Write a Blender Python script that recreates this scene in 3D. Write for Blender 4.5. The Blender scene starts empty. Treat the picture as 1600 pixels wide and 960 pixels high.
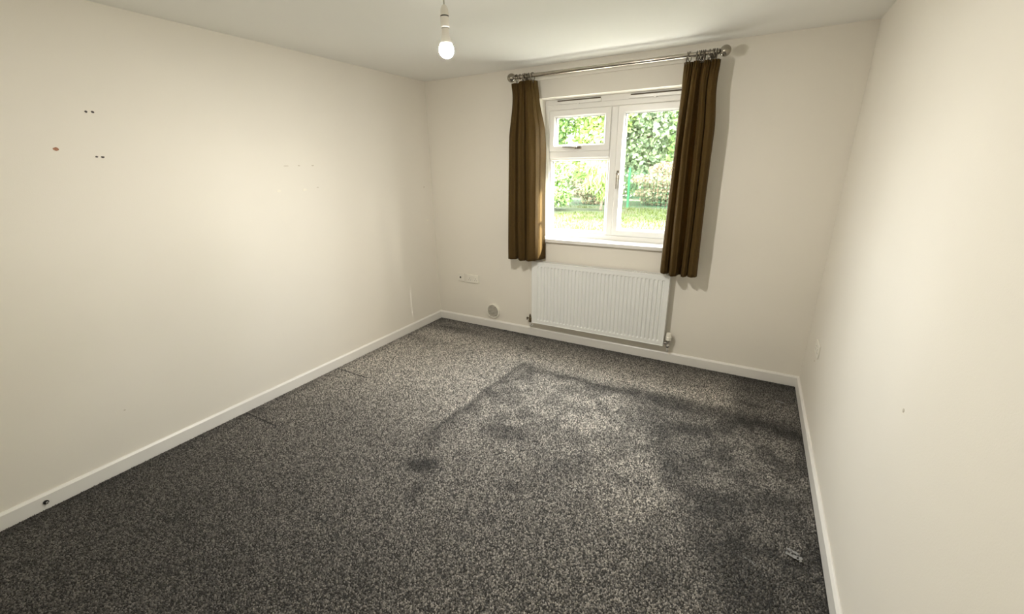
import bpy, bmesh, math, random
import numpy as np
from mathutils import Vector, Matrix

random.seed(7)
rng = np.random.default_rng(7)
PI = math.pi
scene = bpy.context.scene
COL = scene.collection

# ------------------------------------------------------------------ camera
W, D, H = 3.4117, 3.86, 2.40          # room width, depth, height (metres)
cam_data = bpy.data.cameras.new('camera')
cam_data.sensor_fit = 'HORIZONTAL'
cam_data.sensor_width = 36.0
cam_data.lens = 655.17 / 1600.0 * 36.0
cam_data.clip_start = 0.02
cam_data.clip_end = 200.0
cam = bpy.data.objects.new('camera', cam_data)
cam.location = (2.9235, -3.5203, 1.6201)
cam.rotation_euler = (1.246564, 0.014028, 0.511153)
COL.objects.link(cam)
scene.camera = cam

# ------------------------------------------------------------------ daylight
SKY = 24.0
HAZE = 1.0
SUN = 88.0
SUN_AZ, SUN_EL = math.radians(70.2), math.radians(33)   # from +Y towards +X; above the horizon
BULB = 78.0
world = bpy.data.worlds.new('overcast_sky')
scene.world = world
world.use_nodes = True
bg = world.node_tree.nodes['Background']
# bright thin cloud over a hazy clear sky, the sun well round to the right of the window
wnt = world.node_tree
bg.inputs['Color'].default_value = (0.93, 0.97, 1.0, 1)
bg.inputs['Strength'].default_value = SKY
sky = wnt.nodes.new('ShaderNodeTexSky')
sky.sky_type = 'NISHITA'
sky.sun_disc = False
sky.sun_elevation = SUN_EL
sky.sun_rotation = SUN_AZ
sky.dust_density = 4.0
bg2 = wnt.nodes.new('ShaderNodeBackground')
bg2.inputs['Strength'].default_value = HAZE
wnt.links.new(sky.outputs['Color'], bg2.inputs['Color'])
addn = wnt.nodes.new('ShaderNodeAddShader')
wnt.links.new(bg.outputs['Background'], addn.inputs[0])
wnt.links.new(bg2.outputs['Background'], addn.inputs[1])
wnt.links.new(addn.outputs['Shader'], wnt.nodes['World Output'].inputs['Surface'])

sd = bpy.data.lights.new('sun', 'SUN')
sd.energy = SUN
sd.angle = math.radians(2.0)
sd.color = (1.0, 0.95, 0.88)
so = bpy.data.objects.new('sun', sd)
sdir = Vector((math.sin(SUN_AZ) * math.cos(SUN_EL), math.cos(SUN_AZ) * math.cos(SUN_EL), math.sin(SUN_EL)))
so.rotation_euler = sdir.to_track_quat('Z', 'Y').to_euler()
so.location = sdir * 20
COL.objects.link(so)

# sampling aid only: marks the window opening as where the sky comes in, emits nothing itself
pd = bpy.data.lights.new('window_portal', 'AREA')
pd.shape = 'RECTANGLE'
pd.size, pd.size_y = 1.22, 1.17
pd.cycles.is_portal = True
po = bpy.data.objects.new('window_portal', pd)
po.location = (1.82, 0.24, 1.57)
po.rotation_euler = (-PI / 2, 0, 0)
COL.objects.link(po)

vs = scene.view_settings
vs.view_transform = 'Standard'
vs.look = 'None'
vs.exposure = 0.0
vs.gamma = 1.0
vs.use_curve_mapping = False
scene.cycles.use_denoising = True
scene.cycles.max_bounces = 10
scene.cycles.diffuse_bounces = 5
scene.cycles.transparent_max_bounces = 12
scene.cycles.sample_clamp_indirect = 6.0
scene.cycles.caustics_reflective = False
scene.cycles.caustics_refractive = False


# ------------------------------------------------------------------ materials
def mat(name, color, rough=0.6, metal=0.0, spec=0.5, noise=None, bump=None):
    """Procedural material. noise=(scale, amount): value variation. bump=(scale, strength, distance)."""
    m = bpy.data.materials.new(name)
    m.use_nodes = True
    nt = m.node_tree
    b = nt.nodes['Principled BSDF']
    b.inputs['Base Color'].default_value = (*color, 1)
    b.inputs['Roughness'].default_value = rough
    b.inputs['Metallic'].default_value = metal
    b.inputs['Specular IOR Level'].default_value = spec
    tc = nt.nodes.new('ShaderNodeTexCoord')
    if noise:
        n = nt.nodes.new('ShaderNodeTexNoise')
        n.inputs['Scale'].default_value = noise[0]
        n.inputs['Detail'].default_value = 4
        nt.links.new(tc.outputs['Object'], n.inputs['Vector'])
        r = nt.nodes.new('ShaderNodeMapRange')
        r.inputs['From Min'].default_value = 0.25
        r.inputs['From Max'].default_value = 0.75
        r.inputs['To Min'].default_value = 1 - noise[1]
        r.inputs['To Max'].default_value = 1 + noise[1]
        nt.links.new(n.outputs['Fac'], r.inputs['Value'])
        h = nt.nodes.new('ShaderNodeHueSaturation')
        h.inputs['Color'].default_value = (*color, 1)
        nt.links.new(r.outputs['Result'], h.inputs['Value'])
        nt.links.new(h.outputs['Color'], b.inputs['Base Color'])
    if bump:
        n = nt.nodes.new('ShaderNodeTexNoise')
        n.inputs['Scale'].default_value = bump[0]
        n.inputs['Detail'].default_value = 5
        nt.links.new(tc.outputs['Object'], n.inputs['Vector'])
        bp = nt.nodes.new('ShaderNodeBump')
        bp.inputs['Strength'].default_value = bump[1]
        bp.inputs['Distance'].default_value = bump[2]
        nt.links.new(n.outputs['Fac'], bp.inputs['Height'])
        nt.links.new(bp.outputs['Normal'], b.inputs['Normal'])
    return m


M = {}
M['wall'] = mat('cream_wall_paint', (0.80, 0.762, 0.685), 0.75, spec=0.25, noise=(1.7, 0.015), bump=(220, 0.12, 0.002))
M['ceiling'] = mat('white_ceiling_paint', (0.90, 0.895, 0.86), 0.85, spec=0.2, bump=(90, 0.1, 0.003))
M['gloss'] = mat('white_gloss_paint', (0.80, 0.78, 0.74), 0.35, noise=(6, 0.03))
M['upvc'] = mat('white_upvc', (0.84, 0.83, 0.80), 0.3, noise=(3, 0.01))
M['radiator'] = mat('white_radiator_enamel', (0.83, 0.84, 0.82), 0.32, noise=(5, 0.012))
M['plastic'] = mat('white_plastic', (0.81, 0.78, 0.70), 0.4, noise=(20, 0.02))
M['grille'] = mat('grey_vent_plastic', (0.60, 0.57, 0.50), 0.55, noise=(40, 0.1))
M['dark'] = mat('dark_void', (0.012, 0.011, 0.010), 0.8, noise=(60, 0.2))
M['gasket'] = mat('grey_rubber_gasket', (0.10, 0.10, 0.10), 0.6, noise=(60, 0.1))
M['nickel'] = mat('brushed_nickel', (0.34, 0.31, 0.265), 0.2, metal=1.0, noise=(30, 0.08))
M['ring'] = mat('dark_nickel_ring', (0.16, 0.14, 0.11), 0.3, metal=1.0, noise=(30, 0.08))
M['slot'] = mat('brown_vent_slot', (0.10, 0.08, 0.055), 0.8, noise=(60, 0.2))
M['chrome'] = mat('polished_chrome', (0.62, 0.61, 0.60), 0.12, metal=1.0, noise=(30, 0.05))
M['brass'] = mat('tarnished_brass_valve', (0.13, 0.10, 0.06), 0.4, metal=0.8, noise=(40, 0.2))
M['cord'] = mat('white_flex', (0.55, 0.53, 0.47), 0.5, noise=(30, 0.05))
M['plug'] = mat('brown_wall_plug', (0.34, 0.16, 0.09), 0.7, noise=(200, 0.3))
M['hole'] = mat('grey_hole', (0.06, 0.05, 0.045), 0.8, noise=(200, 0.3))
M['filler'] = mat('white_filler', (0.84, 0.80, 0.70), 0.9, noise=(200, 0.05))
M['scuff'] = mat('faint_grey_scuff', (0.58, 0.53, 0.44), 0.9, noise=(200, 0.1))
M['bounce_paving'] = mat('pale_bounce_paving', (0.50, 0.48, 0.44), 0.9, noise=(5, 0.12), bump=(60, 0.3, 0.01))
M['fence'] = mat('green_powder_coat', (0.012, 0.11, 0.035), 0.45, noise=(20, 0.05))
M['bark'] = mat('grey_brown_bark', (0.20, 0.15, 0.11), 0.9, noise=(14, 0.3), bump=(30, 0.6, 0.02))
M['lint'] = mat('pale_grey_lint', (0.25, 0.25, 0.245), 0.95, noise=(300, 0.35))


def attr_mat(name, attr, rough=0.9, transl=0.0, spec=0.2):
    m = bpy.data.materials.new(name)
    m.use_nodes = True
    nt = m.node_tree
    b = nt.nodes['Principled BSDF']
    b.inputs['Roughness'].default_value = rough
    b.inputs['Specular IOR Level'].default_value = spec
    a = nt.nodes.new('ShaderNodeAttribute')
    a.attribute_name = attr
    nt.links.new(a.outputs['Color'], b.inputs['Base Color'])
    if transl:
        t = nt.nodes.new('ShaderNodeBsdfTranslucent')
        nt.links.new(a.outputs['Color'], t.inputs['Color'])
        mx = nt.nodes.new('ShaderNodeMixShader')
        mx.inputs['Fac'].default_value = transl
        nt.links.new(b.outputs['BSDF'], mx.inputs[1])
        nt.links.new(t.outputs['BSDF'], mx.inputs[2])
        nt.links.new(mx.outputs['Shader'], nt.nodes['Material Output'].inputs['Surface'])
    return m


M['pile'] = attr_mat('charcoal_fleck_carpet', 'yarn', 0.6, 0.0, 0.35)
_p = M['pile'].node_tree.nodes['Principled BSDF']
_p.inputs['Sheen Weight'].default_value = 0.22
_p.inputs['Sheen Roughness'].default_value = 0.45
M['leaf'] = attr_mat('garden_leaves', 'leaf', 0.5, 0.35, 0.4)

# curtain cloth: brown, slightly translucent, woven bump
m = mat('brown_curtain_cloth', (0.080, 0.048, 0.0135), 0.75, spec=0.15, noise=(60, 0.12), bump=(700, 0.25, 0.001))
nt = m.node_tree
b = nt.nodes['Principled BSDF']
b.inputs['Sheen Weight'].default_value = 0.05
b.inputs['Sheen Tint'].default_value = (0.5, 0.36, 0.2, 1)
t = nt.nodes.new('ShaderNodeBsdfTranslucent')
t.inputs['Color'].default_value = (0.36, 0.22, 0.07, 1)
mx = nt.nodes.new('ShaderNodeMixShader')
mx.inputs['Fac'].default_value = 0.16
nt.links.new(b.outputs['BSDF'], mx.inputs[1])
nt.links.new(t.outputs['BSDF'], mx.inputs[2])
nt.links.new(mx.outputs['Shader'], nt.nodes['Material Output'].inputs['Surface'])
M['curtain'] = m

# window glass: clear sheet with Fresnel reflection
m = bpy.data.materials.new('clear_window_glass')
m.use_nodes = True
nt = m.node_tree
nt.nodes.remove(nt.nodes['Principled BSDF'])
tr = nt.nodes.new('ShaderNodeBsdfTransparent')
tr.inputs['Color'].default_value = (0.97, 0.985, 0.975, 1)
gl = nt.nodes.new('ShaderNodeBsdfGlossy')
gl.inputs['Roughness'].default_value = 0.01
# Schlick reflectance, the same on both faces of the sheet
lw = nt.nodes.new('ShaderNodeLayerWeight')
lw.inputs['Blend'].default_value = 0.5
pw = nt.nodes.new('ShaderNodeMath')
pw.operation = 'POWER'
pw.inputs[1].default_value = 5.0
fr = nt.nodes.new('ShaderNodeMath')
fr.operation = 'MULTIPLY_ADD'
fr.inputs[1].default_value = 0.96
fr.inputs[2].default_value = 0.04
nt.links.new(lw.outputs['Facing'], pw.inputs[0])
nt.links.new(pw.outputs['Value'], fr.inputs[0])
mx = nt.nodes.new('ShaderNodeMixShader')
nt.links.new(fr.outputs['Value'], mx.inputs['Fac'])
nt.links.new(tr.outputs['BSDF'], mx.inputs[1])
nt.links.new(gl.outputs['BSDF'], mx.inputs[2])
nt.links.new(mx.outputs['Shader'], nt.nodes['Material Output'].inputs['Surface'])
M['glass'] = m

# lit bulb
m = bpy.data.materials.new('lit_bulb_diffuser')
m.use_nodes = True
nt = m.node_tree
b = nt.nodes['Principled BSDF']
b.inputs['Base Color'].default_value = (0.9, 0.9, 0.9, 1)
b.inputs['Emission Color'].default_value = (1.0, 0.95, 0.87, 1)
b.inputs['Emission Strength'].default_value = 40.0
M['lit'] = m

# lawn
m = mat('lawn_soil', (0.030, 0.038, 0.007), 0.95, noise=(1.2, 0.25))
M['lawn'] = m


# ------------------------------------------------------------------ mesh helpers
def link(name, me, material=None, parent=None, loc=None):
    o = bpy.data.objects.new(name, me)
    COL.objects.link(o)
    if material is not None and me is not None:
        me.materials.append(material)
    if parent is not None:
        o.parent = parent
        # parts are modelled in world space: keep them there
        o.matrix_parent_inverse = Matrix.Translation(-parent.location) if parent.type == 'EMPTY' else Matrix.Identity(4)
    if loc:
        o.location = loc
    return o


def mesh(verts, faces, smooth=False):
    me = bpy.data.meshes.new('mesh')
    me.from_pydata([tuple(v) for v in verts], [], faces)
    bm = bmesh.new()
    bm.from_mesh(me)
    bmesh.ops.recalc_face_normals(bm, faces=bm.faces)
    bm.to_mesh(me)
    bm.free()
    if smooth:
        me.polygons.foreach_set('use_smooth', [True] * len(me.polygons))
    me.update()
    return me


class MB:
    """Collects shapes into one mesh."""
    def __init__(self):
        self.v, self.f = [], []

    def add(self, v, f):
        o = len(self.v)
        self.v += [tuple(p) for p in v]
        self.f += [tuple(i + o for i in q) for q in f]
        return self

    def box(self, a, b):
        (x0, y0, z0), (x1, y1, z1) = a, b
        v = [(x0, y0, z0), (x1, y0, z0), (x1, y1, z0), (x0, y1, z0), (x0, y0, z1), (x1, y0, z1), (x1, y1, z1), (x0, y1, z1)]
        return self.add(v, [(0, 3, 2, 1), (4, 5, 6, 7), (0, 1, 5, 4), (1, 2, 6, 5), (2, 3, 7, 6), (3, 0, 4, 7)])

    def tube(self, pts, r, n=12, caps=True):
        pts = [Vector(p) for p in pts]
        rs = r if isinstance(r, (list, tuple)) else [r] * len(pts)
        v, f = [], []
        prev = None
        for i, p in enumerate(pts):
            d = (pts[min(i + 1, len(pts) - 1)] - pts[max(i - 1, 0)]).normalized()
            if prev is None:
                u = d.orthogonal().normalized()
            else:
                u = (prev - d * prev.dot(d)).normalized()
            prev = u
            w = d.cross(u)
            for k in range(n):
                a = 2 * PI * k / n
                v.append(p + (u * math.cos(a) + w * math.sin(a)) * rs[i])
        for i in range(len(pts) - 1):
            for k in range(n):
                k2 = (k + 1) % n
                f.append((i * n + k, i * n + k2, (i + 1) * n + k2, (i + 1) * n + k))
        if caps:
            f.append(tuple(range(n))[::-1])
            f.append(tuple((len(pts) - 1) * n + k for k in range(n)))
        return self.add(v, f)

    def lathe(self, prof, origin, axis='z', n=28):
        """prof: list of (radius, height) along the axis."""
        v, f = [], []
        O = Vector(origin)
        for r, h in prof:
            for k in range(n):
                a = 2 * PI * k / n
                c, s = r * math.cos(a), r * math.sin(a)
                q = {'z': (c, s, h), 'x': (h, c, s), 'y': (c, h, s)}[axis]
                v.append(O + Vector(q))
        L = len(prof)
        for i in range(L - 1):
            for k in range(n):
                k2 = (k + 1) % n
                f.append((i * n + k, i * n + k2, (i + 1) * n + k2, (i + 1) * n + k))
        if prof[0][0] > 1e-6:
            f.append(tuple(range(n)))
        if prof[-1][0] > 1e-6:
            f.append(tuple((L - 1) * n + k for k in range(n)))
        return self.add(v, f)

    def torus(self, c, R, r, axis='x', tilt=0.0, N=24, n=8):
        v, f = [], []
        C = Vector(c)
        rot = Matrix.Rotation(tilt, 3, 'Z')
        for i in range(N):
            a = 2 * PI * i / N
            for k in range(n):
                bb = 2 * PI * k / n
                rad = R + r * math.cos(bb)
                q = Vector((r * math.sin(bb), rad * math.cos(a), rad * math.sin(a)))
                if axis == 'y':
                    q = Vector((q.y, q.x, q.z))
                v.append(C + rot @ q)
        for i in range(N):
            for k in range(n):
                f.append((i * n + k, i * n + (k + 1) % n, ((i + 1) % N) * n + (k + 1) % n, ((i + 1) % N) * n + k))
        return self.add(v, f)

    def sweep_rect(self, x0, x1, z0, z1, prof):
        """Mitred rectangular frame in the xz plane; prof: closed list of (inset, y)."""
        v, f = [], []
        n = len(prof)
        for (cx, cz, sx, sz) in ((x0, z0, 1, 1), (x1, z0, -1, 1), (x1, z1, -1, -1), (x0, z1, 1, -1)):
            for d, y in prof:
                v.append((cx + sx * d, y, cz + sz * d))
        for i in range(4):
            j = (i + 1) % 4
            for k in range(n):
                k2 = (k + 1) % n
                f.append((i * n + k, i * n + k2, j * n + k2, j * n + k))
        return self.add(v, f)

    def prism(self, poly, axis, a, b):
        """poly: 2D outline extruded from a to b. axis 'x': poly=(y,z); 'y': poly=(x,z); 'z': poly=(x,y)."""
        def P(q, t):
            return {'x': (t, q[0], q[1]), 'y': (q[0], t, q[1]), 'z': (q[0], q[1], t)}[axis]
        n = len(poly)
        v = [P(q, a) for q in poly] + [P(q, b) for q in poly]
        f = [tuple(range(n))[::-1], tuple(range(n, 2 * n))]
        f += [(k, (k + 1) % n, n + (k + 1) % n, n + k) for k in range(n)]
        return self.add(v, f)

    def build(self, name, material, parent=None, smooth=False, bevel=0.0, seg=2, angle=None):
        me = mesh(self.v, self.f, smooth)
        o = link(name, me, material, parent)
        if bevel:
            md = o.modifiers.new('bevel', 'BEVEL')
            md.width = bevel
            md.segments = seg
            md.limit_method = 'ANGLE'
            md.angle_limit = math.radians(40)
        if smooth and angle:
            try:
                me.set_sharp_from_angle(angle=math.radians(angle))
            except Exception:
                pass
        return o


def empty(name, loc, label, cat, group=None):
    o = bpy.data.objects.new(name, None)
    COL.objects.link(o)
    o.location = loc
    o.empty_display_size = 0.05
    o['label'] = label
    o['category'] = cat
    if group:
        o['group'] = group
    return o


def tag(o, label, cat, group=None):
    o['label'] = label
    o['category'] = cat
    if group:
        o['group'] = group
    return o


def struct(o, label, cat):
    o['kind'] = 'structure'
    o['label'] = label
    o['category'] = cat
    return o


# ------------------------------------------------------------------ room shell
TH = 0.30
G = -0.15                                # garden level outside
# window opening in the back wall
WX0, WX1, WZ0, WZ1 = 1.211, 2.430, 0.955, 2.156

struct(MB().box((-TH, -D - TH, G), (W + TH, TH, 0.0)).build('floor', M['dark']),
       'dark grey carpeted floor of the empty bedroom', 'floor')
struct(MB().box((-TH, -D - TH, H), (W + TH, TH, H + 0.2)).build('ceiling', M['ceiling']),
       'plain white painted ceiling over the room', 'ceiling')
wl = struct(MB().box((-TH, -D, 0), (0, 0, H)).build('wall_left', M['wall']),
            'long bare cream wall left of the window wall', 'wall')
wr = struct(MB().box((W, -D, 0), (W + TH, 0, H)).build('wall_right', M['wall']),
            'bare cream wall on the right, brightly lit', 'wall')
struct(MB().box((-TH, -D - TH, 0), (W + TH, -D, H)).build('wall_rear', M['wall']),
       'cream wall behind the viewpoint', 'wall')
wb = MB()
wb.box((-TH, 0, 0), (WX0, TH, H)).box((WX1, 0, 0), (W + TH, TH, H))
wb.box((WX0, 0, 0), (WX1, TH, WZ0)).box((WX0, 0, WZ1), (WX1, TH, H))
wall_back = struct(wb.build('wall_back', M['wall']), 'cream window wall with the radiator and curtains', 'wall')

# skirting boards (chamfered top)
SH, ST = 0.086, 0.016


def skirt_prof(s):
    return [(0, 0), (s * ST, 0), (s * ST, SH - 0.012), (s * (ST - 0.009), SH), (0, SH)]


struct(MB().prism([(y, z) for y, z in skirt_prof(-1)], 'x', 0, W).build('baseboard_back', M['gloss'], bevel=0.0015),
       'white painted skirting board under the radiator wall', 'skirting board')
struct(MB().prism([(x, z) for x, z in skirt_prof(1)], 'y', -D, -ST - 0.0005).build('baseboard_left', M['gloss'], bevel=0.0015),
       'long white skirting board along the left wall', 'skirting board')
struct(MB().prism([(W + x, z) for x, z in skirt_prof(-1)], 'y', -D, -ST - 0.0005).build('baseboard_right', M['gloss'], bevel=0.0015),
       'white skirting board along the bright right wall', 'skirting board')
struct(MB().prism([(-D + y, z) for y, z in skirt_prof(1)], 'x', ST + 0.001, W - ST - 0.001).build('baseboard_rear', M['gloss']),
       'white skirting board behind the viewpoint', 'skirting board')

# painted batten above the window, behind the curtain pole
struct(MB().box((1.02, -0.012, 2.292), (2.60, 0, 2.362)).build('trim_1', M['wall'], bevel=0.002),
       'cream painted batten behind the curtain pole', 'batten')

# ------------------------------------------------------------------ window
FY = 0.150
win = bpy.data.objects.new('window_1', None)
COL.objects.link(win)
win.location = (1.82, FY, WZ0)
win.empty_display_size = 0.05
struct(win, 'white double glazed casement window between the brown curtains', 'window')
FX0, FX1, FZ0, FZ1 = 1.211, 2.430, 0.985, 2.112
prof = [(0, FY), (0.036, FY), (0.048, FY + 0.012), (0.048, FY + 0.070), (0, FY + 0.070)]
MB().sweep_rect(FX0, FX1, FZ0, FZ1, prof).build('outer_frame', M['upvc'], win, bevel=0.0015)
MB().box((FX0, FY - 0.004, FZ1), (FX1, FY + 0.07, WZ1)).build('head_extender', M['upvc'], win, bevel=0.002)
MX0, MX1 = 1.799, 1.868
TZ0, TZ1 = 1.673, 1.742
mp = [(MX0, FY + 0.012), (MX0 + 0.012, FY), (MX1 - 0.012, FY), (MX1, FY + 0.012), (MX1, FY + 0.07), (MX0, FY + 0.07)]
MB().prism(mp, 'z', FZ0 + 0.046, FZ1 - 0.046).build('mullion', M['upvc'], win, bevel=0.0012)
tp = [(FY + 0.012, TZ0), (FY, TZ0 + 0.012), (FY, TZ1 - 0.012), (FY + 0.012, TZ1), (FY + 0.07, TZ1), (FY + 0.07, TZ0)]
MB().prism(tp, 'x', FX0 + 0.046, MX0 + 0.002).build('transom', M['upvc'], win, bevel=0.0012)


def sash(x0, x1, z0, z1, w, name, opener):
    y0 = FY - 0.012 if opener else FY + 0.010
    pr = [(0, y0 + 0.004), (0.004, y0), (w - 0.014, y0), (w, y0 + 0.014), (w, FY + 0.06), (0, FY + 0.06)]
    s = MB().sweep_rect(x0, x1, z0, z1, pr).build(name, M['upvc'], win, bevel=0.001)
    gp = [(w, y0 + 0.016), (w + 0.003, y0 + 0.016), (w + 0.003, y0 + 0.03), (w, y0 + 0.03)]
    MB().sweep_rect(x0, x1, z0, z1, gp).build('gasket', M['gasket'], s)
    MB().box((x0 + w - 0.008, y0 + 0.026, z0 + w - 0.008), (x1 - w + 0.008, y0 + 0.046, z1 - w + 0.008)).build('pane', M['glass'], s)
    return s


top_sash = sash(FX0 + 0.044, MX0 + 0.004, TZ1 - 0.004, FZ1 - 0.044, 0.056, 'top_hung_sash', True)
sash(FX0 + 0.047, MX0 + 0.001, FZ0 + 0.047, TZ0 + 0.001, 0.020, 'fixed_light', False)
side_sash = sash(MX1 - 0.004, FX1 - 0.044, FZ0 + 0.044, FZ1 - 0.044, 0.058, 'side_hung_sash', True)

# trickle vents
for x0, x1 in ((1.318, 1.716), (1.944, 2.342)):
    v = MB().prism([(FY - 0.004, 2.112), (FY - 0.018, 2.116), (FY - 0.020, 2.136), (FY - 0.004, 2.138)], 'x', x0, x1).build(
        'trickle_vent', M['upvc'], win, bevel=0.002)
    MB().box((x0 + 0.008, FY - 0.0085, 2.1385), (x1 - 0.008, FY - 0.0042, 2.1475)).build('vent_slot', M['slot'], v)
    MB().box(((x0 + x1) / 2 - 0.01, FY - 0.019, 2.106), ((x0 + x1) / 2 + 0.01, FY - 0.006, 2.116)).build('vent_catch', M['upvc'], v, bevel=0.002)


# casement handles: rose, neck, lever
def handle(parent, cx, cz, horizontal):
    y = FY - 0.012
    g = MB()
    if horizontal:
        g.box((cx - 0.028, y - 0.010, cz - 0.011), (cx + 0.040, y, cz + 0.011))
    else:
        g.box((cx - 0.011, y - 0.010, cz - 0.040), (cx + 0.011, y, cz + 0.028))
    h = g.build('handle', M['ring'], parent, bevel=0.004, seg=3)
    MB().lathe([(0.010, 0.0), (0.0115, -0.012), (0.009, -0.026), (0.0, -0.029)], (cx, y - 0.010, cz), 'y', 18).build(
        'handle_neck', M['nickel'], h, smooth=True, angle=50)
    if horizontal:
        pts = [(cx, y - 0.030, cz), (cx - 0.030, y - 0.038, cz + 0.002), (cx - 0.075, y - 0.040, cz + 0.006), (cx - 0.122, y - 0.036, cz + 0.008)]
    else:
        pts = [(cx, y - 0.030, cz), (cx, y - 0.038, cz - 0.030), (cx, y - 0.040, cz - 0.075), (cx, y - 0.036, cz - 0.118)]
    MB().tube(pts, [0.009, 0.008, 0.0065, 0.005], 12).build('handle_lever', M['ring'], h, smooth=True, angle=50)


handle(top_sash, 1.520, 1.764, True)
handle(side_sash, 1.892, 1.545, False)

# internal sill board
sb = MB().prism([(FY + 0.01, 0.955), (-0.034, 0.955), (-0.034, 0.985), (FY + 0.01, 0.985)], 'x', WX0, WX1)
sb.box((WX0 - 0.045, -0.034, 0.955), (WX0 + 0.001, -0.0005, 0.985)).box((WX1 - 0.001, -0.034, 0.955), (WX1 + 0.045, -0.0005, 0.985))
sb.build('window_sill', M['gloss'], win, bevel=0.004, seg=3)

# ------------------------------------------------------------------ curtain pole
RY, RZ = -0.155, 2.306
pole = empty('curtain_pole', (1.82, RY, RZ), 'brushed nickel curtain pole with ball finials above the window', 'curtain pole')
MB().lathe([(0.0145, 1.076), (0.0145, 2.588)], (0, RY, RZ), 'x', 24).build('pole', M['nickel'], pole, smooth=True, angle=50)


def ball(cx, s):
    R = 0.034
    pr = [(0.0155, -s * 0.042), (0.0180, -s * 0.041), (0.0180, -s * 0.037), (0.0135, -s * 0.035), (0.0135, -s * 0.033)]
    for i in range(1, 17):
        a = PI * (0.12 + 0.88 * i / 16)
        pr.append((R * math.sin(a) if i < 16 else 0.0, -s * R * math.cos(a)))
    MB().lathe(pr, (cx, RY, RZ), 'x', 28).build('finial', M['nickel'], pole, smooth=True, angle=60)


ball(1.041, -1)
ball(2.622, 1)
for bx in (1.122, 2.530):
    k = MB()
    k.lathe([(0.030, -0.012), (0.030, -0.018), (0.026, -0.022), (0.0, -0.022)], (bx, 0, RZ), 'y', 24)
    k.tube([(bx, -0.020, RZ), (bx, RY + 0.014, RZ)], 0.008, 12)
    k.torus((bx, RY, RZ), 0.0175, 0.0045, 'x')
    k.build('bracket', M['nickel'], pole, smooth=True, angle=50)


# ------------------------------------------------------------------ curtains
def lerp_table(tab, t):
    for (a, va), (b_, vb) in zip(tab, tab[1:]):
        if t <= b_:
            u = (t - a) / (b_ - a)
            u = u * u * (3 - 2 * u)
            return va + (vb - va) * u
    return tab[-1][1]


def curtain(name, label, xl, xr, folds, rings, ztop, zbot, dipf):
    e = empty(name, ((lerp_table(xl, 1) + lerp_table(xr, 1)) / 2, RY, zbot(0.5)), label, 'curtain')
    NS, NT = 150, 60
    v, f = [], []
    for j in range(NT + 1):
        t = (j / NT) ** 1.25
        A = 0.020 + 0.034 * min(1, t / 0.35)
        ruff = 0.008 * math.exp(-(t / 0.055) ** 2)
        for i in range(NS + 1):
            s = i / NS
            x0, x1 = lerp_table(xl, t), lerp_table(xr, t)
            d = lerp_table(folds, s)
            x = x0 + (x1 - x0) * s + 0.004 * math.sin(7 * s + 5 * t)
            y = RY + 0.004 - A * d - ruff * math.sin(2 * PI * 15 * s) + 0.003 * math.sin(9 * t + 11 * s)
            zt = ztop(s)
            z = zt + (zbot(s) - zt) * t
            v.append((x, y, z))
    for j in range(NT):
        for i in range(NS):
            a = j * (NS + 1) + i
            f.append((a, a + 1, a + NS + 2, a + NS + 1))
    o = link('cloth', mesh(v, f, True), M['curtain'], e)
    md = o.modifiers.new('thickness', 'SOLIDIFY')
    md.thickness = 0.0028
    md.offset = 0
    # hem band at the bottom
    for (rx, tilt) in rings:
        g = MB()
        g.torus((rx, RY, RZ - 0.0085), 0.0275, 0.0030, 'x', tilt)
        r = g.build('ring', M['ring'], e, smooth=True)
        q = MB().torus((rx, RY, RZ - 0.0445), 0.0075, 0.0018, 'y', tilt, 16, 6)
        zt = dipf(rx)
        q.tube([(rx, RY, RZ - 0.051), (rx, RY - 0.002, zt - 0.012)], 0.0013, 6)
        q.build('ring_hook', M['ring'], r, smooth=True)
    return e


curtain('curtain', 'narrow brown curtain hanging left of the window, its inner edge glowing',
        [(0, 1.043), (0.06, 1.048), (0.3, 1.010), (1, 0.990)], [(0, 1.254), (0.08, 1.262), (0.28, 1.300), (1, 1.310)],
        [(0, 0.1), (0.06, 0.7), (0.15, 0.95), (0.25, 0.55), (0.30, -0.75), (0.345, 0.5), (0.44, 1.0), (0.53, 0.5), (0.57, -0.7),
         (0.61, 0.5), (0.74, 1.0), (0.88, 0.35), (0.93, -0.7), (1.0, -2.2)],
        [(1.092, 0.15), (1.148, 0.3), (1.165, -0.2), (1.182, 0.25), (1.200, 0.1), (1.236, -0.25)],
        lambda s: 2.262 + 0.010 * min(1, max(0, (s - 0.25) / 0.2)), lambda s: 0.800 + 0.004 * math.sin(9 * s),
        lambda x: 2.262 if x < 1.1 else 2.272)
curtain('curtain', 'wider brown curtain hanging right of the window above the radiator end',
        [(0, 2.374), (0.08, 2.372), (0.3, 2.360), (1, 2.353)], [(0, 2.598), (0.10, 2.592), (0.3, 2.612), (1, 2.626)],
        [(0, -0.9), (0.06, 0.1), (0.13, 0.35), (0.19, -0.1), (0.235, -0.9), (0.275, 0.6), (0.33, 1.05), (0.43, 0.6), (0.49, -0.7),
         (0.545, -0.8), (0.60, 0.5), (0.67, 0.9), (0.735, 0.5), (0.757, -0.6), (0.782, 0.5), (0.88, 0.9), (0.965, 0.5), (1, -0.2)],
        [(2.392, 0.3), (2.409, -0.25), (2.452, 0.1), (2.464, 0.3), (2.477, -0.1), (2.490, 0.25), (2.503, 0.0), (2.549, 0.2), (2.560, -0.1), (2.573, 0.05)],
        lambda s: 2.268 - 0.006 * s, lambda s: 0.802 + 0.004 * math.sin(8 * s + 1),
        lambda x: 2.266)

# ------------------------------------------------------------------ radiator
RX0, RX1, RZ0, RZ1 = 1.197, 2.426, 0.168, 0.772
RF = -0.088
rad = empty('radiator', ((RX0 + RX1) / 2, RF / 2, RZ0), 'white ribbed panel radiator under the window sill', 'radiator')
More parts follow.
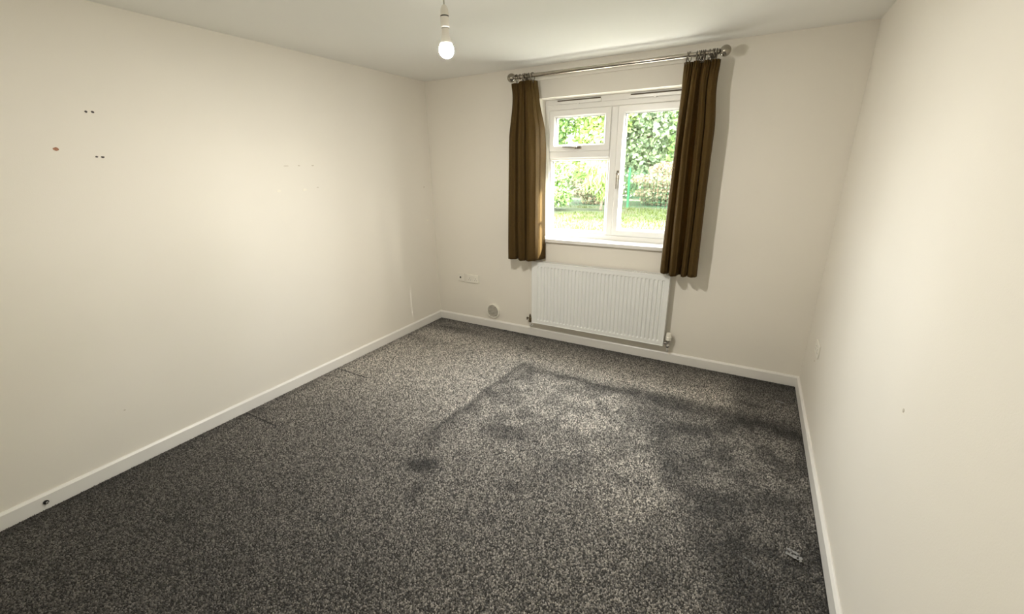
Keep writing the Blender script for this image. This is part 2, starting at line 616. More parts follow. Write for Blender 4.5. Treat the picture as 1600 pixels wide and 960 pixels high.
# front panel: ribbed pressing with flat margins
nr = 34
xs0, xs1 = RX0 + 0.050, RX1 - 0.030
pitch = (xs1 - xs0) / nr
zz = [RZ0, RZ0 + 0.034, RZ0 + 0.044, RZ1 - 0.046, RZ1 - 0.038, RZ1]
zk = [0, 0, 1, 1, 0, 0]
cols = [(RX0, 0.0), (xs0, 0.0)]
for i in range(nr):
    a = xs0 + i * pitch
    cols += [(a + 0.20 * pitch, 0.0), (a + 0.36 * pitch, 1.0), (a + 0.64 * pitch, 1.0), (a + 0.80 * pitch, 0.0)]
cols += [(xs1, 0.0), (RX1, 0.0)]
v, f = [], []
for z, k in zip(zz, zk):
    for x, d in cols:
        v.append((x, RF + 0.0115 * d * k, z))
nc = len(cols)
for j in range(len(zz) - 1):
    for i in range(nc - 1):
        f.append((j * nc + i, j * nc + i + 1, (j + 1) * nc + i + 1, (j + 1) * nc + i))
o = link('front_panel', mesh(v, f), M['radiator'], rad)
md = o.modifiers.new('thickness', 'SOLIDIFY')
md.thickness = 0.004
md.offset = -1
MB().box((RX0 + 0.02, -0.038, RZ0 + 0.01), (RX1 - 0.02, -0.030, RZ1 - 0.02)).build('back_panel', M['radiator'], rad)
MB().box((RX0 - 0.001, RF - 0.001, RZ0), (RX0 + 0.003, -0.028, RZ1)).build('side_cover', M['radiator'], rad, bevel=0.001)
MB().box((RX1 - 0.003, RF - 0.001, RZ0), (RX1 + 0.001, -0.028, RZ1)).build('side_cover', M['radiator'], rad, bevel=0.001)
MB().sweep_rect(RX0 - 0.001, RX1 + 0.001, RZ0 - 0.001, RZ1 + 0.001,
                [(0, RF - 0.003), (0.005, RF - 0.003), (0.007, RF), (0, RF)]).build('panel_rim', M['radiator'], rad)
g = MB()
g.box((RX0, RF, RZ1 - 0.001), (RX1, RF + 0.010, RZ1 + 0.003)).box((RX0, -0.036, RZ1 - 0.001), (RX1, -0.028, RZ1 + 0.003))
for i in range(100):
    x = RX0 + 0.006 + i * (RX1 - RX0 - 0.012) / 99
    g.box((x - 0.0028, RF + 0.009, RZ1 - 0.001), (x + 0.0028, -0.035, RZ1 + 0.0025))
g.build('top_grille', M['radiator'], rad)
MB().box((RX0 + 0.05, -0.070, RZ0 + 0.03), (RX1 - 0.05, -0.045, RZ1 - 0.05)).build('convector_fins', M['gasket'], rad)
for bx in (1.40, 2.22):
    MB().box((bx - 0.015, -0.031, RZ0 + 0.02), (bx + 0.015, -0.0015, RZ1 - 0.04)).build('wall_bracket', M['radiator'], rad)
MB().lathe([(0.009, 0), (0.009, -0.004), (0, -0.004)], (RX0 + 0.02, RF, RZ1 - 0.03), 'y', 12)
# lockshield valve on the left end
vy = -0.058
lv = MB()
lv.tube([(RX0 + 0.004, vy, RZ0 + 0.030), (RX0 - 0.030, vy, RZ0 + 0.030)], 0.010, 12)
lv.lathe([(0.013, -0.030), (0.013, 0.012), (0.010, 0.016), (0.010, 0.030), (0.004, 0.052), (0.0, 0.054)], (RX0 - 0.034, vy, RZ0 + 0.022), 'z', 14)
lv.tube([(RX0 - 0.034, vy, RZ0 + 0.030), (RX0 - 0.062, vy - 0.004, RZ0 + 0.030)], 0.0055, 10)
lv.box((RX0 - 0.068, vy - 0.010, RZ0 + 0.012), (RX0 - 0.060, vy + 0.004, RZ0 + 0.038))
lvo = lv.build('lockshield_valve', M['brass'], rad, smooth=True, angle=40)
MB().tube([(RX0 - 0.034, vy, RZ0 - 0.006), (RX0 - 0.034, vy, RZ0 - 0.045), (RX0 - 0.034, vy + 0.02, RZ0 - 0.062), (RX0 - 0.034, -0.0015, RZ0 - 0.064)],
          0.0075, 10).build('pipe', M['gloss'], lvo, smooth=True, angle=50)
# thermostatic valve on the right end
tv = MB()
tv.tube([(RX1 - 0.004, vy, RZ0 + 0.020), (RX1 + 0.030, vy, RZ0 + 0.020)], 0.011, 12)
tv.lathe([(0.012, -0.034), (0.015, -0.030), (0.015, -0.012), (0.012, -0.008), (0.012, 0.014), (0.015, 0.018), (0.015, 0.028), (0, 0.028)],
         (RX1 + 0.036, vy, RZ0 + 0.018), 'z', 16)
tvo = tv.build('thermostatic_valve', M['chrome'], rad, smooth=True, angle=40)
MB().lathe([(0.017, 0.028), (0.0235, 0.034), (0.0245, 0.062), (0.021, 0.066), (0.021, 0.088), (0.017, 0.096), (0.0, 0.097)],
           (RX1 + 0.036, vy, RZ0 + 0.018), 'z', 20).build('valve_head', M['plastic'], tvo, smooth=True, angle=40)
MB().tube([(RX1 + 0.036, vy, RZ0 - 0.012), (RX1 + 0.036, vy, RZ0 - 0.045), (RX1 + 0.036, vy + 0.02, RZ0 - 0.060), (RX1 + 0.036, -0.0015, RZ0 - 0.062)],
          0.0075, 10).build('pipe', M['gloss'], tvo, smooth=True, angle=50)

# ------------------------------------------------------------------ wall fittings
# aerial outlet (single plate, one coaxial hole)
ao = empty('aerial_outlet', (0.317, 0, 0.505), 'small square white aerial outlet plate left of the double socket', 'outlet')
MB().box((0.274, -0.014, 0.462), (0.360, 0, 0.548)).build('faceplate', M['plastic'], ao, bevel=0.004, seg=3)
c = MB().lathe([(0.0095, -0.014), (0.0095, -0.0175), (0.006, -0.0175)], (0.310, 0, 0.506), 'y', 16).build('coaxial_port', M['dark'], ao)
MB().lathe([(0.0035, -0.014), (0.0035, -0.016), (0, -0.016)], (0.286, 0, 0.505), 'y', 10).build('screw', M['plastic'], ao)
MB().lathe([(0.0035, -0.014), (0.0035, -0.016), (0, -0.016)], (0.348, 0, 0.505), 'y', 10).build('screw', M['plastic'], ao)

# double socket
def double_socket(name, label, P, T=0.014):
    """P(u, d, z): u along the wall from the left end, d out of the wall, z up."""
    ds = empty(name, P(0.073, 0, 0), label, 'socket')
    def bx(n, u0, u1, d0, d1, z0, z1, m_, par, bev=0.0):
        a, b_ = P(u0, d0, z0), P(u1, d1, z1)
        lo = tuple(min(p, q) for p, q in zip(a, b_))
        hi = tuple(max(p, q) for p, q in zip(a, b_))
        return MB().box(lo, hi).build(n, m_, par, bevel=bev, seg=2)
    bx('faceplate', 0, 0.147, 0, T, 0, 0.086, M['plastic'], ds, 0.004)
    for u in (0.037, 0.110):
        for du, dz, w_, h_ in ((0, 0.031, 0.004, 0.009), (-0.011, 0.012, 0.007, 0.0045), (0.011, 0.012, 0.007, 0.0045)):
            bx('pin_slot', u + du - w_ / 2, u + du + w_ / 2, T - 0.0005, T + 0.0004, 0.018 + dz - h_ / 2, 0.018 + dz + h_ / 2, M['gasket'], ds)
    for u in (0.064, 0.083):
        bx('rocker_switch', u - 0.007, u + 0.007, T - 0.001, T + 0.0025, 0.052, 0.074, M['plastic'], ds, 0.001)
    for u in (0.0735,):
        bx('screw', u - 0.003, u + 0.003, T - 0.0005, T + 0.0008, 0.028, 0.034, M['grille'], ds)
    return ds


double_socket('double_socket', 'white double power socket on the wall between corner and radiator', lambda u, d, z: (0.391 + u, -d, 0.459 + z))
double_socket('double_socket', 'white double socket low on the right wall near the corner',
              lambda u, d, z: (W - d, -0.385 - u, 0.452 + z), 0.008)

# round extract vent above the skirting
ev = empty('round_vent', (0.706, 0, 0.188), 'round white wall vent with grey louvres above the skirting', 'vent')
cx, cz = 0.706, 0.186
MB().lathe([(0.076, 0.0), (0.078, -0.010), (0.076, -0.022), (0.070, -0.025), (0.065, -0.022), (0.065, -0.004), (0.0, -0.004)], (cx, 0, cz), 'y', 40).build(
    'rim', M['plastic'], ev, smooth=True, angle=40)
MB().lathe([(0.0, -0.0042), (0.0645, -0.0042), (0.0645, -0.0055), (0.0, -0.0055)], (cx, 0, cz), 'y', 32).build('duct', M['slot'], ev)
for i in range(8):
    h = -0.0525 + i * 0.015
    hw = math.sqrt(max(0.0, 0.063 ** 2 - h * h)) - 0.001
    MB().prism([(-0.008, cz + h + 0.002), (-0.019, cz + h - 0.004), (-0.021, cz + h - 0.002), (-0.010, cz + h + 0.004)], 'x', cx - hw, cx + hw).build(
        'louvre', M['grille'], ev)

# ------------------------------------------------------------------ pendant bulb
BX, BY, BZ = 1.730, -1.930, 2.076
pl = empty('pendant_light', (BX, BY, H), 'bare glowing bulb in a white lampholder hanging on flex', 'light')
MB().lathe([(0.045, 0), (0.045, -0.006), (0.036, -0.022), (0.012, -0.034), (0.006, -0.040), (0, -0.040)], (BX, BY, H), 'z', 32).build(
    'ceiling_rose', M['plastic'], pl, smooth=True, angle=50)
HT = BZ + 0.157
MB().tube([(BX, BY, H - 0.036), (BX - 0.001, BY, (H + HT) / 2), (BX, BY, HT - 0.004)], 0.0032, 10).build('flex', M['cord'], pl, smooth=True, angle=50)
hold = MB().lathe([(0.005, HT - BZ + 0.002), (0.010, HT - BZ - 0.002), (0.0150, HT - BZ - 0.014), (0.0165, HT - BZ - 0.032), (0.0165, HT - BZ - 0.036), (0, HT - BZ - 0.036)],
                  (BX, BY, BZ), 'z', 28).build('lampholder_cap', M['plastic'], pl, smooth=True, angle=40)
MB().lathe([(0.0168, HT - BZ - 0.036), (0.0168, HT - BZ - 0.040)], (BX, BY, BZ), 'z', 28).build('seam_ring', M['dark'], pl)
MB().lathe([(0.0, 0.117), (0.0172, 0.117), (0.0172, 0.082), (0.0150, 0.080), (0.0, 0.080)], (BX, BY, BZ), 'z', 28).build(
    'lampholder_skirt', M['plastic'], pl, smooth=True, angle=40)
MB().lathe([(0.0, 0.080), (0.0152, 0.080), (0.0152, 0.076), (0.0, 0.076)], (BX, BY, BZ), 'z', 28).build('bayonet_cap', M['chrome'], pl)
MB().lathe([(0.0, 0.076), (0.0140, 0.076), (0.0165, 0.050), (0.0235, 0.024), (0.0, 0.024)], (BX, BY, BZ), 'z', 28).build('bulb_collar', M['plastic'], pl, smooth=True, angle=40)
pr = [(0.0, 0.0235), (0.0235, 0.0235)]
for i in range(1, 15):
    a = math.radians(52 + (180 - 52) * i / 14)
    pr.append((0.0300 * math.sin(a) if i < 14 else 0.0, 0.0300 * math.cos(a)))
MB().lathe(pr, (BX, BY, BZ), 'z', 32).build('bulb_globe', M['lit'], pl, smooth=True, angle=60)

# the bulb's light: a glowing ball the size of the globe; an LED throws little back up past its collar
ld = bpy.data.lights.new('bulb_light', 'POINT')
ld.energy = BULB
ld.use_soft_falloff = False
ld.shadow_soft_size = 0.0315
ld.color = (1.0, 0.95, 0.87)
ld.use_nodes = True
lnt = ld.node_tree
em = lnt.nodes['Emission']
gi = lnt.nodes.new('ShaderNodeNewGeometry')   # Incoming: the direction a ray leaves the bulb in
sx = lnt.nodes.new('ShaderNodeSeparateXYZ')
mr = lnt.nodes.new('ShaderNodeMapRange')
mr.interpolation_type = 'SMOOTHSTEP'
mr.inputs['From Min'].default_value = -0.40
mr.inputs['From Max'].default_value = 0.45
mr.inputs['To Min'].default_value = 1.0
mr.inputs['To Max'].default_value = 0.06
lnt.links.new(gi.outputs['Incoming'], sx.inputs['Vector'])
lnt.links.new(sx.outputs['Z'], mr.inputs['Value'])
lnt.links.new(mr.outputs['Result'], em.inputs['Strength'])
lo = bpy.data.objects.new('bulb_light', ld)
COL.objects.link(lo)
lo.location = (BX, BY, BZ)

# ------------------------------------------------------------------ old fixing holes and marks on the walls
def wall_dot(par, name, pos, ry, rz, m_, side, irregular=0.25):
    """A small irregular disc 1.5 mm thick on the left (+1) or right (-1) wall."""
    x0 = pos[0]
    n = 9
    poly = []
    for k in range(n):
        a = 2 * PI * k / n
        q = 1 + irregular * (random.random() - 0.5)
        poly.append((pos[1] + ry * q * math.cos(a), pos[2] + rz * q * math.sin(a)))
    return MB().prism(poly, 'x', x0, x0 + side * 0.0012).build(name, m_, par)


for (y, z, ry, rz, k) in ((-2.574, 1.903, .0060, .0055, 'hole'), (-2.549, 1.904, .0065, .0055, 'hole'), (-2.726, 1.727, .0105, .0085, 'plug'),
                          (-2.586, 1.694, .0060, .0045, 'hole'), (-2.563, 1.693, .0080, .0045, 'hole'), (-2.595, 1.694, .003, .003, 'filler')):
    wall_dot(wl, 'fixing_hole', (0, y, z), ry, rz, M[k], 1)
for (y, z, ry, rz, k) in ((-1.573, 1.644, .020, .003, 'scuff'), (-1.473, 1.645, .008, .004, 'scuff'), (-1.360, 1.645, .010, .004, 'scuff'),
                          (-1.345, 1.487, .010, .003, 'scuff'), (-0.126, 1.433, .012, .005, 'scuff'), (-2.805, 0.348, .005, .004, 'scuff'),
                          (-1.66, 1.478, .016, .010, 'filler'), (-1.46, 1.475, .018, .010, 'filler'), (-0.11, 1.10, .018, .012, 'filler')):
    wall_dot(wl, 'wall_scuff', (0, y, z), ry, rz, M[k], 1)
wall_dot(wr, 'wall_scuff', (W, -1.975, 0.898), .006, .007, M['scuff'], -1)
wall_dot(wr, 'wall_scuff', (W, -0.43, 0.40), .010, .006, M['scuff'], -1)

# metal screw stub in the left skirting
sc = empty('skirting_screw', (ST, -3.205, 0.040), 'dark metal screw stub in the left skirting board', 'screw')
MB().lathe([(0.0, 0.0), (0.011, 0.0), (0.011, 0.003), (0.0075, 0.005), (0.0, 0.005)], (ST, -3.205, 0.040), 'x', 20).build('washer', M['dark'], sc, smooth=True, angle=40)
MB().lathe([(0.005, 0.004), (0.005, 0.014), (0.0035, 0.016), (0.0, 0.016)], (ST, -3.203, 0.040), 'x', 14).build('screw_head', M['chrome'], sc, smooth=True, angle=40)


# ------------------------------------------------------------------ carpet pile
def vnoise(x, y, scale, seed):
    r = np.random.default_rng(seed)
    lat = r.random((256, 256))
    u, v_ = x * scale + 37.3, y * scale + 91.7
    i, j = np.floor(u).astype(int), np.floor(v_).astype(int)
    a, b_ = u - i, v_ - j
    a, b_ = a * a * (3 - 2 * a), b_ * b_ * (3 - 2 * b_)
    L = lambda p, q: lat[p % 256, q % 256]
    return (L(i, j) * (1 - a) + L(i + 1, j) * a) * (1 - b_) + (L(i, j + 1) * (1 - a) + L(i + 1, j + 1) * a) * b_


def fbm(x, y, s, seed):
    return (vnoise(x, y, s, seed) + 0.5 * vnoise(x, y, s * 2.1, seed + 1) + 0.25 * vnoise(x, y, s * 4.3, seed + 2)) / 1.75


def sstep(a, b_, x):
    t_ = np.clip((x - a) / (b_ - a), 0, 1)
    return t_ * t_ * (3 - 2 * t_)


def carpet_wear_and_light(x, y):
    """Dirt, bed imprint and painted daylight falloff: a factor on the yarn colour."""
    wx = x + 0.05 * (fbm(x, y, 5, 11) - 0.5)
    wy = y + 0.05 * (fbm(x, y, 5, 21) - 0.5)
    m_ = np.ones_like(x)
    n1 = fbm(x, y, 9, 31)
    # where the bed stood
    xe = 1.33 + 0.06 * (wy + 1.2)
    bed = sstep(0, 0.05, wx - xe) * sstep(0, 0.06, -0.66 - wy) * sstep(-2.0, -1.6, wy + 0.22 * (wx - 2.2))
    m_ *= 1 - bed * (0.04 + 0.36 * sstep(0.40, 0.68, n1))
    # grubby line along the bed's edges
    edge = sstep(-0.015, 0.02, wx - xe) * np.exp(-np.maximum(wx - xe, 0) / 0.085) * sstep(-1.95, -1.75, wy) * sstep(0, 0.1, -0.55 - wy)
    m_ *= 1 - 0.80 * edge * (0.65 + 0.65 * n1)
    top = np.exp(-((wy + 0.68 + 0.03 * np.sin(4 * wx)) / (0.055 + 0.03 * sstep(1.6, 2.8, wx))) ** 2) * sstep(1.35, 1.5, wx) * (0.45 + 0.75 * n1)
    m_ *= 1 - 0.72 * top
    # traffic-darkened right side
    xb = 2.50 + 0.52 * np.clip(-wy - 1.3, -0.6, 0.9)
    right = sstep(-0.06, 0.22, wx - xb) * sstep(0.5, 0.75, -wy)
    m_ *= 1 - 0.58 * right * (0.75 + 0.45 * n1)
    corner = sstep(2.85, 3.10, wx) * sstep(-0.95, -0.55, wy)
    m_ *= 1 - 0.60 * corner
    # paler slanted oval
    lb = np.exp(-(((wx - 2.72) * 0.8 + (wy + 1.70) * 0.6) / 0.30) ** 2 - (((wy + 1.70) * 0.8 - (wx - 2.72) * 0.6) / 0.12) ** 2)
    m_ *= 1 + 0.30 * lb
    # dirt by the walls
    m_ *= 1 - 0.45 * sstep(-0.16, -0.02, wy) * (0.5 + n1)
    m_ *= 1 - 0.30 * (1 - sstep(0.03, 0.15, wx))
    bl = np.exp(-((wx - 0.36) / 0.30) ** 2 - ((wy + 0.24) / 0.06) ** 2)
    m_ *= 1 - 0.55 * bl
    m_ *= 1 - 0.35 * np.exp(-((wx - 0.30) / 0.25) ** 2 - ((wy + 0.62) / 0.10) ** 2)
    # spots
    for (sx, sy, rx, ry, k) in ((1.450, -2.060, .095, .050, .85), (1.50, -2.02, .06, .05, .6), (1.600, -2.215, .035, .080, .65), (2.016, -1.977, .065, .035, .65),
                                (2.806, -2.119, .085, .085, .50), (1.245, -0.300, .022, .020, .80), (1.275, -0.330, .025, .015, .80),
                                (1.77, -1.55, .13, .06, .45), (2.02, -1.60, .10, .06, .35), (3.10, -0.45, .12, .03, .5), (0.40, -1.30, .05, .04, .35),
                                (0.12, -2.16, .08, .04, .35), (1.38, -1.86, .04, .10, .35), (0.34, -1.50, .05, .08, .3)):
        d2 = ((wx - sx) / rx) ** 2 + ((wy - sy) / ry) ** 2
        m_ *= 1 - k * np.exp(-d2) * (0.6 + 0.8 * n1)
    # painted daylight falloff: yarn darker towards the door end of the room
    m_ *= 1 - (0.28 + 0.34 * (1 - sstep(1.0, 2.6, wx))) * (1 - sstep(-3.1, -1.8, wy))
    # daylight put into the yarn colour on the open floor by the window
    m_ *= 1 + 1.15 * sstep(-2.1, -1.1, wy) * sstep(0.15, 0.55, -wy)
    # broad unevenness
    m_ *= 0.86 + 0.28 * fbm(x, y, 2.2, 51)
    return np.clip(m_, 0.10, 2.4)


def pile():
    sp = 0.0062
    xs = np.arange(ST + 0.006, W - ST - 0.004, sp)
    ys = np.arange(-D + ST + 0.006, -ST - 0.004, sp)
    X, Y = np.meshgrid(xs, ys)
    X, Y = X.ravel(), Y.ravel()
    n = len(X)
    X = np.clip(X + (rng.random(n) - .5) * sp * 0.9, ST + 0.004, W - ST - 0.004)
    Y = np.clip(Y + (rng.random(n) - .5) * sp * 0.9, -D + ST + 0.004, -ST - 0.004)
    # cut lines pressed by old furniture: two slits and the line between them
    s1 = np.abs(Y + 1.445 + 0.004 * (X - 0.2)) < 0.007
    s1 &= X < 0.39
    s2 = (np.abs(Y + 2.214) < 0.007) & (X < 0.37)
    s3 = (np.abs(X - 0.385 - 0.01 * np.sin(20 * Y)) < 0.005) & (Y < -1.46) & (Y > -1.72) & (rng.random(n) < 0.7)
    flat = s1 | s2 | s3
    h = (0.005 + 0.0035 * rng.random(n))
    h[flat] = 0.001
    r = sp * (0.62 + 0.25 * rng.random(n))
    ang = rng.random(n) * PI
    V = np.empty((n, 5, 3))
    for k in range(4):
        a = ang + k * PI / 2
        V[:, k, 0] = X + r * np.cos(a)
        V[:, k, 1] = Y + r * np.sin(a)
        V[:, k, 2] = 0.0002
    V[:, 4, 0] = X + (rng.random(n) - .5) * 0.006
    V[:, 4, 1] = Y + (rng.random(n) - .5) * 0.006
    V[:, 4, 2] = h
    V[:, :, 0] = np.clip(V[:, :, 0], ST + 0.001, W - ST - 0.001)
    V[:, :, 1] = np.clip(V[:, :, 1], -D + ST + 0.001, -ST - 0.001)
    F = np.array([[0, 1, 4], [1, 2, 4], [2, 3, 4], [3, 0, 4]])
    F = (np.arange(n)[:, None, None] * 5 + F[None]).reshape(-1)
    me = bpy.data.meshes.new('pile')
    me.vertices.add(n * 5)
    me.vertices.foreach_set('co', V.ravel())
    me.loops.add(len(F))
    me.loops.foreach_set('vertex_index', F.astype(np.int32))
    me.polygons.add(n * 4)
    me.polygons.foreach_set('loop_start', np.arange(0, n * 12, 3, dtype=np.int32))
    me.update(calc_edges=True)
    # heather yarn: dark, mid and light strands
    u = rng.random(n)
    val = np.where(u < 0.36, 0.022 + 0.03 * rng.random(n), np.where(u < 0.76, 0.10 + 0.06 * rng.random(n), 0.20 + 0.13 * rng.random(n)))
    val *= carpet_wear_and_light(X, Y) * PILE_GAIN
    val[flat] = 0.006
    c4 = np.empty((n, 5, 4))
    tint = np.array([1.0, 0.93, 0.83])
    c4[:, :, :3] = (val[:, None] * tint[None])[:, None, :]
    c4[:, :, 3] = 1
    at_ = me.color_attributes.new('yarn', 'FLOAT_COLOR', 'POINT')
    at_.data.foreach_set('color', c4.astype(np.float32).ravel())
    o_ = link('carpet', me, M['pile'])
    o_['kind'] = 'stuff'
    return tag(o_, 'charcoal flecked carpet with dark stains and furniture dents', 'carpet')


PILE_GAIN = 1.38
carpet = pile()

# flattened lint and scraps lying on the carpet
def scrap(label, cx_, cy_, w_, h_, rot, z0=0.010):
    nx, ny = 9, 6
    v, f = [], []
    for j in range(ny + 1):
        for i in range(nx + 1):
            a, b_ = (i / nx - .5) * w_, (j / ny - .5) * h_
            jx, jy = (random.random() - .5) * w_ * 0.10, (random.random() - .5) * h_ * 0.14
            a, b_ = a + jx, b_ + jy
            v.append((cx_ + a * math.cos(rot) - b_ * math.sin(rot), cy_ + a * math.sin(rot) + b_ * math.cos(rot), z0 + 0.003 * random.random()))
    for j in range(ny):
        for i in range(nx):
            if random.random() < 0.62:
                q = j * (nx + 1) + i
                f.append((q, q + 1, q + nx + 2, q + nx + 1))
    o_ = link('lint_patch', mesh(v, f), M['lint'])
    md_ = o_.modifiers.new('thickness', 'SOLIDIFY')
    md_.thickness = 0.001
    return tag(o_, label, 'lint')


scrap('pale grey matted lint patch on the carpet near the right skirting', 3.294, -1.735, 0.062, 0.040, -0.35)
scrap('thin pale thread of lint left of the matted lint patch', 3.128, -1.861, 0.050, 0.007, -0.5)
scrap('faint grey lint smear on the dark carpet in the right corner', 3.286, -0.335, 0.050, 0.022, -0.2)

# ------------------------------------------------------------------ garden outside the window
GY0, GY1 = TH + 0.0, 26.0
struct(MB().box((-16, TH, G - 0.2), (12, GY1, G)).build('ground', M['lawn']), 'grassy ground of the garden outside the window', 'ground')

# unseen concrete slabs added along the house wall to bounce daylight inside
bounce_slabs = MB().box((-6, TH, G), (9, 2.4, G + 0.004)).build('added_paving', M['bounce_paving'])
struct(bounce_slabs, 'unseen pale concrete slabs added outside to bounce daylight onto the ceiling', 'added_paving')
added_slab = None
for i in range(25):
    for j in range(3):
        if added_slab is None:
            added_slab = MB().box((0.005, 0.005, 0), (0.595, 0.695, 0.03)).build('added_slab', M['bounce_paving'], bevel=0.004).data
            so = [o for o in COL.objects if o.data == added_slab][0]
        else:
            so = bpy.data.objects.new('added_slab', added_slab)
            COL.objects.link(so)
        so.parent = bounce_slabs
        so.location = (-6 + 0.6 * i, TH + 0.7 * j, G + 0.004)


def blades():
    n = 26000
    x = rng.uniform(-7.5, 4.5, n)
    y = 2.6 + (rng.random(n) ** 0.8) * 13.0
    keep = (y < 14.6) & (np.hypot(x + 4.5, y - 13.0) > 1.5) & (np.hypot(x + 2.55, y - 13.6) > 1.05)
    x, y = x[keep], y[keep]
    n = len(x)
    ang = rng.random(n) * PI
    hgt = rng.uniform(0.05, 0.12, n)
    w_ = rng.uniform(0.008, 0.016, n)
    V = np.empty((n, 3, 3))
    V[:, 0] = np.stack([x - w_ * np.cos(ang), y - w_ * np.sin(ang), np.full(n, G)], 1)
    V[:, 1] = np.stack([x + w_ * np.cos(ang), y + w_ * np.sin(ang), np.full(n, G)], 1)
    V[:, 2] = np.stack([x + rng.normal(0, .03, n), y + rng.normal(0, .03, n), G + hgt], 1)
    me = bpy.data.meshes.new('grass')
    me.vertices.add(n * 3)
    me.vertices.foreach_set('co', V.ravel())
    me.loops.add(n * 3)
    me.loops.foreach_set('vertex_index', np.arange(n * 3, dtype=np.int32))
    me.polygons.add(n)
    me.polygons.foreach_set('loop_start', np.arange(0, n * 3, 3, dtype=np.int32))
    me.update(calc_edges=True)
    dry = fbm(x, y, 0.9, 77)
    c_ = np.where((dry > 0.5)[:, None], np.array([[0.056, 0.074, 0.008]]), np.array([[0.080, 0.082, 0.028]])) * rng.uniform(.8, 1.25, n)[:, None]
    c4 = np.ones((n, 3, 4))
    c4[:, :, :3] = c_[:, None, :]
    a_ = me.color_attributes.new('leaf', 'FLOAT_COLOR', 'POINT')
    a_.data.foreach_set('color', c4.astype(np.float32).ravel())
    o_ = link('lawn_grass', me, M['leaf'])
    o_['kind'] = 'stuff'
    tag(o_, 'pale sunlit lawn grass in the garden', 'grass')


blades()


def foliage_mesh(n, blobs, size, cols_, droop=0.0, seed=1):
    r = np.random.default_rng(seed)
    bl = np.array(blobs)                                   # x y z rx ry rz
    wgt = bl[:, 3] * bl[:, 5]
    idx = r.choice(len(bl), n, p=wgt / wgt.sum())
    d = r.normal(size=(n, 3))
    d /= np.linalg.norm(d, axis=1)[:, None]
    rad = 0.55 + 0.5 * r.random(n) ** 0.6
    P_ = bl[idx, :3] + d * rad[:, None] * bl[idx, 3:6]
    P_[:, 2] = np.maximum(P_[:, 2], G + 0.03)
    L = size * r.uniform(0.6, 1.4, n)
    dirv = r.normal(size=(n, 3)) + d * 0.5
    dirv[:, 2] -= droop * 2.5
    dirv /= np.linalg.norm(dirv, axis=1)[:, None]
    side = np.cross(dirv, r.normal(size=(n, 3)))
    side /= np.linalg.norm(side, axis=1)[:, None]
    up = np.cross(dirv, side)
    wd = L * (0.30 if droop == 0 else 0.10)
    V = np.empty((n, 4, 3))
    V[:, 0] = P_ - dirv * L[:, None] * .5
    V[:, 1] = P_ + side * wd[:, None] + up * wd[:, None] * .3
    V[:, 2] = P_ + dirv * L[:, None] * .5
    V[:, 3] = P_ - side * wd[:, None] + up * wd[:, None] * .3
    me = bpy.data.meshes.new('leaves')
    me.vertices.add(n * 4)
    me.vertices.foreach_set('co', V.ravel())
    F = np.array([[0, 1, 2], [0, 2, 3]])
    F = (np.arange(n)[:, None, None] * 4 + F[None]).reshape(-1)
    me.loops.add(len(F))
    me.loops.foreach_set('vertex_index', F.astype(np.int32))
    me.polygons.add(n * 2)
    me.polygons.foreach_set('loop_start', np.arange(0, n * 6, 3, dtype=np.int32))
    me.update(calc_edges=True)
    ca = np.array(cols_)
    c_ = 1.25 * ca[r.integers(0, len(ca), n)] * r.uniform(.7, 1.3, n)[:, None]
    c4 = np.ones((n, 4, 4))
    c4[:, :, :3] = c_[:, None, :]
    a_ = me.color_attributes.new('leaf', 'FLOAT_COLOR', 'POINT')
    a_.data.foreach_set('color', c4.astype(np.float32).ravel())
    return me


GREEN = [(0.16, 0.26, 0.07), (0.22, 0.33, 0.10), (0.12, 0.20, 0.08), (0.30, 0.36, 0.16)]
DEEP = [(0.15, 0.20, 0.11), (0.20, 0.26, 0.13), (0.27, 0.32, 0.18)]
LIME = [(0.30, 0.40, 0.10), (0.22, 0.32, 0.08), (0.38, 0.44, 0.20)]
TAN = [(0.24, 0.175, 0.11), (0.29, 0.22, 0.15), (0.19, 0.135, 0.085), (0.21, 0.20, 0.10)]


def plant(name, label, cat, x, y, w_, h_, n, size, cols_, seed, trunk=0.06, droop=0.0, lift=0.0, group=None):
    e = empty(name, (x, y, G), label, cat, group)
    r = random.Random(seed)
    blobs = []
    for k in range(9):
        t_ = k / 8
        zz_ = G + lift + (h_ - lift) * (0.12 + 0.80 * t_)
        q = w_ * 0.5 * (0.55 + 0.45 * math.sin(PI * min(1, t_ * 0.9 + 0.1)))
        blobs.append((x + r.uniform(-.35, .35) * w_ * .6, y + r.uniform(-.3, .3) * w_ * .5, zz_, q * r.uniform(.55, .95), q * r.uniform(.55, .9), h_ * r.uniform(.10, .17)))
    link('foliage', foliage_mesh(n, blobs, size, cols_, droop, seed), M['leaf'], e)
    g_ = MB()
    g_.tube([(x, y, G - 0.05), (x + r.uniform(-.1, .1), y, G + h_ * 0.3), (x + r.uniform(-.2, .2), y + r.uniform(-.2, .2), G + h_ * 0.75)],
            [trunk, trunk * .8, trunk * .35], 8)
    for b_ in blobs[2:]:
        g_.tube([(x, y, G + max(0.15, (b_[2] - G) * 0.5)), ((x + b_[0]) / 2, (y + b_[1]) / 2, b_[2] - 0.1), (b_[0], b_[1], b_[2] + 0.1)],
                [trunk * .45, trunk * .3, trunk * .12], 6)
    g_.build('stems', M['bark'], e, smooth=True)
    return e


